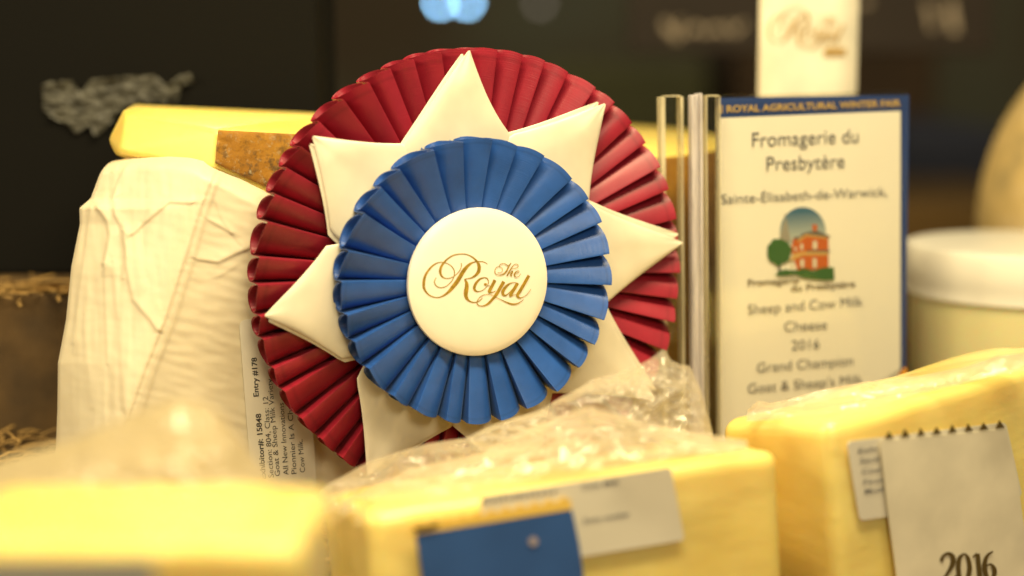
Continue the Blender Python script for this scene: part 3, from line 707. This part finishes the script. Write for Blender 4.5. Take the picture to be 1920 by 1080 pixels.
# ------------------------------------------------------------------ wooden riser and dark box on the left
ra, rb = P(-90, 548, 0.715), P(430, 548, 0.715)
RW = basic('dark_stained_wood', (0.075, 0.042, 0.012), 0.8, var=0.5, vscale=40, bmp=0.4, bscale=120, bdist=0.001)
rs = bpy.data.objects.new('wooden_riser', None); sc.collection.objects.link(rs); rs.location = ((ra.x+rb.x)/2, ra.y, SHELF_Z)
hw = (rb.x-ra.x)/2; hh = ra.z-SHELF_Z
nb = 1
for k in range(nb):
    box('plank', (-hw, 0, hh*k/nb+0.0006), (hw, 0.008, hh*(k+1)/nb-0.0006), RW, rs, bev=0.0008)
box('top_board', (-hw, 0.0085, hh-0.008), (hw, 0.15, hh), RW, rs, bev=0.0008)
box('side_board', (-hw, 0.0085, 0), (-hw+0.008, 0.15, hh-0.0085), RW, rs, bev=0.0008)
box('side_board', (hw-0.008, 0.0085, 0), (hw, 0.15, hh-0.0085), RW, rs, bev=0.0008)
tag(rs, 'dark stained wooden riser with straw on its top at the left edge', 'riser')
ba, bb_ = P(-60, 400, 0.765), P(600, 400, 0.765)
bx = bpy.data.objects.new('black_carton', None); sc.collection.objects.link(bx); bx.location = ((ba.x+bb_.x)/2, ba.y, SHELF_Z+hh)
hw2 = (bb_.x-ba.x)/2
box('carton_body', (-hw2, 0, 0.0002), (hw2, 0.08, 0.165), basic('matt_black_board', (0.0045, 0.004, 0.003), 0.9, Specular_IOR_Level=0.15), bx, bev=0.002)
# torn crumpled grey patch
o2 = P(230, 200, 0.762)
vs, fs = [], []; outl_top = [(90,158),(105,152),(145,150),(162,172),(180,148),(240,142),(300,140),(320,160),(345,140),(365,136),(370,146)]
outl_bot = [(90,205),(110,222),(135,232),(148,250),(175,232),(185,255),(205,238),(240,200),(300,192),(340,190),(347,160),(370,154)]
for i in range(71):
    px = 90+280*i/70; t0, t1_ = lerp_tab(outl_top, px), lerp_tab(outl_bot, px)
    for j in range(31):
        py = t0+(t1_-t0)*j/30; p = P(px, py, 0.7635); k = noise.fractal(Vector((px*.035, py*.05, 0)), 1, 2, 4)
        p.y = ba.y-0.0016-0.0035*abs(k); vs.append(p-bx.location)
for i in range(70):
    for j in range(30): q = i*31+j; fs.append((q, q+31, q+32, q+1))
mesh_obj('torn_grey_patch', vs, fs, basic('dull_grey_film', (0.05, 0.047, 0.034), 0.5, var=0.5, vscale=120), bx)
tag(bx, 'black carton with a torn crumpled grey patch standing in the dark at upper left', 'carton')

# ------------------------------------------------------------------ film wrapped blocks in front
def block(name, label, px, py, d, yaw, roll, W_, H_, D_, mat, bev=0.006, seed=0, pitch=0, drop=0.0):
    fr = frame(name, P(px, py, d), yaw, roll, pitch)
    bm = bmesh.new(); box_bm(bm, (0, -H_, -D_), (W_, 0, 0))
    bmesh.ops.bevel(bm, geom=list(bm.edges), offset=bev, segments=5, affect='EDGES', profile=0.55)
    bmesh.ops.triangulate(bm, faces=[f for f in bm.faces if len(f.verts) > 4])
    for _ in range(4):
        le = [e for e in bm.edges if e.calc_length() > 0.006]
        if not le: break
        bmesh.ops.subdivide_edges(bm, edges=le, cuts=1); bmesh.ops.triangulate(bm, faces=[f for f in bm.faces if len(f.verts) > 4])
    bm.normal_update()
    off = Vector((seed*3.1, seed, 0))
    for v in bm.verts:
        k = noise.fractal(v.co*38+off, 1, 2, 3); k2 = noise.noise(Vector((v.co.x*30, v.co.y*160, v.co.z*60))+off)
        near = exp(-((v.co.y)/0.012)**2)
        v.co += v.normal*(0.0010*k*(0.35+near)+0.0006*k2*near)
    for v in bm.verts: v.co.y -= drop*max(0, -v.co.z/D_)**1.2*max(0, 1+v.co.y/H_)
    bm_obj('cheese_body', bm, mat, fr, True)
    return tag(fr, label, 'cheese')
b_mid = block('wrapped_cheese_block', 'yellow film wrapped cheese block with blue ribbon and white sticker at bottom centre', 690, 962, 0.518, radians(19), radians(3.8), 0.140, 0.060, 0.066, CHEESE_WRAPPED, seed=1, drop=0.010)
b_right = block('wrapped_cheese_block', 'yellow film wrapped cheese block with a white 2016 ribbon at lower right', 1552, 795, 0.565, radians(30), radians(7.0), 0.13, 0.085, 0.060, CHEESE_WRAPPED, seed=2, drop=0.011)
b_left = block('wrapped_cheese_block', 'very blurred yellow cheese block nearest the viewer at lower left corner', -150, 1018, 0.385, radians(-2), radians(0.5), 0.086, 0.078, 0.055, CHEESE_WRAPPED, bev=0.005, seed=3)
for b in (b_mid, b_right, b_left): b['group'] = 'film wrapped cheese blocks in the front row'

def sticker_px(fr, pts, mat, z, name='sticker', r=0.0015, th=0.0003):
    q = [loc_px(fr, x, y, z) for x, y in pts]
    return poly_on(fr, rounded([(a.x, a.y) for a in q], r), mat, z, name, th, px=False)
# middle block
s1 = sticker_px(b_mid, [(902,931),(906,1075),(1284,1013),(1258,876)], STICKER_PALE, 0.0016)
for s, p0, p1 in [('Cow Milk', (1092,918), (1162,908)), ('Laterra', (902,944), (1050,924)), ('Entry number', (1096,982), (1182,968))]:
    a_, b_ = loc_px(b_mid, *p0, 0.002), loc_px(b_mid, *p1, 0.002)
    o, _ = text_on(b_mid, {'Laterra': 'Exhibitor'}.get(s, s), a_, b_, 0.0018, GREY_INK, 0.0018, bold=.01); o.parent = s1
def pinked(a, b, n, h, base):
    """zigzag cut edge between a and b, then down to the base points"""
    out = []; 
    for i in range(n):
        t0 = i/n; tm = (i+.5)/n
        out.append((a[0]+(b[0]-a[0])*t0, a[1]+(b[1]-a[1])*t0)); out.append((a[0]+(b[0]-a[0])*tm, a[1]+(b[1]-a[1])*tm-h))
    out.append(b); return out+base
BR = satin('royal_blue_ribbon', (0.030, 0.095, 0.30), 0.4, 0.15, (.5,.7,1))
GY = basic('golden_ribbon_end', (0.86, 0.58, 0.12), 0.4)
rib = frame('blue_award_ribbon', b_mid.matrix_world.translation); rib.matrix_world = b_mid.matrix_world.copy()
pts = [(780,1002),(1072,955),(1086,1020),(1098,1110),(800,1140)]
poly_on(rib, pts, BR, 0.0030, 'ribbon_band', 0.0004)
poly_on(rib, pinked((772,990),(1070,938),11,9,[(1072,955),(780,1002)]), GY, 0.0031, 'golden_pinked_end', 0.0004)
poly_on(rib, [(772,990),(800,985),(830,978),(812,992),(785,998)], DARK_GOLD, 0.0036, 'dark_stain')
q = [(1000+9*cos(t*pi/8), 1015+9*sin(t*pi/8)) for t in range(16)]
poly_on(rib, q, basic('pale_ribbon_spot', (0.35, 0.30, 0.33), 0.6), 0.0034, 'pale_spot')
tag(rib, 'royal blue award ribbon with golden pinked end lying on the centre block', 'ribbon')
# right block
s2 = sticker_px(b_right, [(1588,828),(1612,977),(1917,930),(1886,792)], STICKER_PALE, 0.0016, r=0.002)
for s, y in [('Exhi', 850), ('Secti', 869), ('Cow', 889), ('Firm', 909), ('Mont', 926)]:
    k = (y-850)*0.16; a_, b_ = loc_px(b_right, 1610+k, y, 0.002), loc_px(b_right, 1646+k, y-5, 0.002)
    o, _ = text_on(b_right, s, a_, b_, 0.0017, GREY_INK, 0.0019, bold=.008); o.parent = s2
rb2 = frame('white_year_ribbon', b_right.matrix_world.translation); rb2.matrix_world = b_right.matrix_world.copy()
WR = satin('champagne_ribbon', (0.78, 0.71, 0.54), 0.45, 0.1)
pts = [(1650,827),(1886,804),(1908,900),(1922,1000),(1940,1120),(1690,1140),(1668,980)]
poly_on(rb2, pts, WR, 0.0032, 'ribbon_band', 0.0004)
for k in range(8):
    x = 1668+k*29.6; y = 823-k*2.75
    poly_on(rb2, [(x-8+(k*7%3),y),(x-1,y-14-(k*5%3)),(x+8+(k%2),y-1.5)], DARK_GOLD, 0.0034, 'pinked_tooth', 0.0003)
D2016 = [[(1765,1053,7),(1768,1044,6),(1777,1038,6),(1786,1043,9),(1787,1055,10),(1780,1070,7),(1766,1090,4)],[(1764,1091,6),(1776,1089,9),(1790,1089,8),(1793,1078,3)],
         [(1808,1038,3),(1799,1047,8),(1797,1065,9),(1800,1084,7),(1808,1091,3),(1815,1082,8),(1818,1064,9),(1815,1046,7),(1808,1038,3)],
         [(1824,1045,3),(1832,1038,5)],[(1833,1038,8),(1835,1060,9),(1838,1090,9)],
         [(1862,1034,3),(1851,1042,6),(1846,1058,9),(1848,1076,9),(1856,1087,4),(1864,1078,8),(1864,1066,8),(1857,1058,4),(1849,1062,3)]]
stroke_mesh('year_print', D2016, lambda x, y, dz: (lambda q: (q.x, q.y, 0.0035+dz))(loc_px(rb2, x, y, 0.0035)), DARK_GOLD, rb2, sub=5)
tag(rb2, 'champagne white ribbon printed 2016 with a zigzag top on the right block', 'ribbon')
# left block sticker
sticker_px(b_left, [(-60,1050),(-60,1180),(292,1180),(290,1046)], basic('grey_sticker_paper', (0.44, 0.42, 0.36), 0.5), 0.0016)

# crumpled film bunched on top of the blocks
def crumple(name, parent, outline, base, d0, d1, mat, seed, amp, nu=190, nv=70, bulge=0.012, rough=1.0, fan=(1170, 800)):
    inv = parent.matrix_world.inverted(); vs, fs = [], []; rot = Matrix.Identity(4)
    for side in (0, 1):
        for i in range(nu+1):
            px = outline[0][0]+(outline[-1][0]-outline[0][0])*i/nu; t0 = lerp_tab(outline, px); b0_ = lerp_tab(base, px)
            for j in range(nv+1):
                v = j/nv; py = b0_+(t0-b0_)*v
                x_ = px + 5*noise.noise(Vector((px*.02, py*.03, seed)))*v
                a_ = atan2(py-fan[1], px-fan[0]); rr_ = math.hypot(px-fan[0], py-fan[1])
                c1_ = Vector((px*.009*rough, py*.017*rough, seed+side*3.3))
                rid = noise.fractal(c1_, 1, 2, 2)*1.6
                rid2 = (1-min(1, abs(noise.noise(Vector((a_*4.2, rr_*.005, seed+side))))*5))**2
                rid3 = (1-min(1, abs(noise.noise(Vector((px*.012+py*.02, py*.03-px*.022, seed+2+side))))*6))**2
                h = amp*(rid+0.55*rid2+0.5*rid3)
                bl = bulge*sin(pi*min(1, (1-v)*0.5+0.02))**0.7
                d = (d0+d1)/2 + (-1 if side == 0 else 1)*bl*1.0 + (-h if side == 0 else h)*min(1, (1-v)*6+0.1) + (d1-d0)*v*0.5
                vs.append(inv @ P(x_, py, d))
    W2 = nv+1; n2 = (nu+1)*W2
    for s in (0, 1):
        for i in range(nu):
            for j in range(nv):
                q = s*n2+i*W2+j; f = (q, q+W2, q+W2+1, q+1); fs.append(f if s == 0 else f[::-1])
    return mesh_obj(name, vs, fs, mat, parent)
crumple('bunched_film', b_mid, [(585,935),(620,905),(700,862),(800,832),(870,822),(930,795),(1010,770),(1060,742),(1110,712),(1180,694),(1215,676),(1244,655),(1258,676),(1275,684),(1292,686),(1308,712),(1322,752),(1334,810)],
        [(585,965),(700,945),(900,905),(1240,850),(1334,842)], 0.560, 0.585, FILM, 2.0, 0.0042)
crumple('film_fold', b_mid, [(640,940),(760,880),(900,850),(1000,800),(1100,760),(1200,790),(1290,810),(1400,826)],
        [(640,962),(900,912),(1240,862),(1400,842)], 0.545, 0.560, FILM, 7.0, 0.0030, nu=80, nv=24)
crumple('draped_film', b_left, [(-60,885),(0,862),(150,822),(250,778),(330,748),(395,760),(440,812),(500,885),(540,945),(590,958)],
        [(-60,945),(200,950),(540,962),(590,970)], 0.445, 0.465, FILM_SOFT, 4.0, 0.0020, rough=0.4)
crumple('film_fold', b_right, [(1400,770),(1425,752),(1450,756),(1480,748),(1540,732),(1620,716),(1720,705),(1800,690),(1870,668),(1930,660)],
        [(1400,790),(1480,785),(1560,775),(1930,690)], 0.585, 0.600, FILM, 5.0, 0.0020, nu=80, nv=20, bulge=0.006)

# ------------------------------------------------------------------ wood wool bedding
STRAW = basic('pale_wood_wool', (0.36, 0.22, 0.07), 0.6, var=0.35, vscale=80)
def strands(name, n, place, length, seed, parent=None, droop=0.10):
    rnd = random.Random(seed); vs, fs = [], []
    for _ in range(n):
        p, up = place(rnd); a = rnd.uniform(0, 2*pi); el = rnd.uniform(-.25, .55)*up; Ls = rnd.uniform(.4, 1)*length
        cur = rnd.uniform(-5, 5)/length*0.2; wd = rnd.uniform(.00035, .0008); b0_ = len(vs); seg = 7
        pos = Vector(p)
        for k in range(seg+1):
            dirn = Vector((cos(a)*cos(el), sin(a)*cos(el), sin(el))); sd = Vector((-sin(a), cos(a), 0.5)).normalized()*wd
            vs.append(pos-sd); vs.append(pos+sd); pos = pos+dirn*(Ls/seg); a += cur*Ls/seg*2+rnd.uniform(-.25,.25); el -= droop
            pos.z = max(pos.z, SHELF_Z+0.001)
        for k in range(seg): q = b0_+2*k; fs.append((q, q+1, q+3, q+2))
    return mesh_obj(name, vs, fs, STRAW, parent)
def place_bed(r):
    x = r.uniform(-0.30, 0.12); y = r.uniform(-0.035, 0.085); return (x, y, r.uniform(SHELF_Z+.004, -0.088 + (0.018 if x < -0.155 and y > 0.0 else 0))), 1
o = strands('wood_wool', 5200, place_bed, 0.035, 5)
tag(o, 'curled pale wood wool bedding under the cheeses', kind='stuff')
def place_riser(r):
    x = r.uniform(ra.x-.01, rb.x); return (x, ra.y+r.uniform(-0.001, .02), SHELF_Z+hh+r.uniform(0, .0012)), 0.25
o = strands('straw_wisps', 260, place_riser, 0.030, 8, droop=0.015)
tag(o, 'loose straw wisps along the top of the dark wooden riser', kind='stuff')
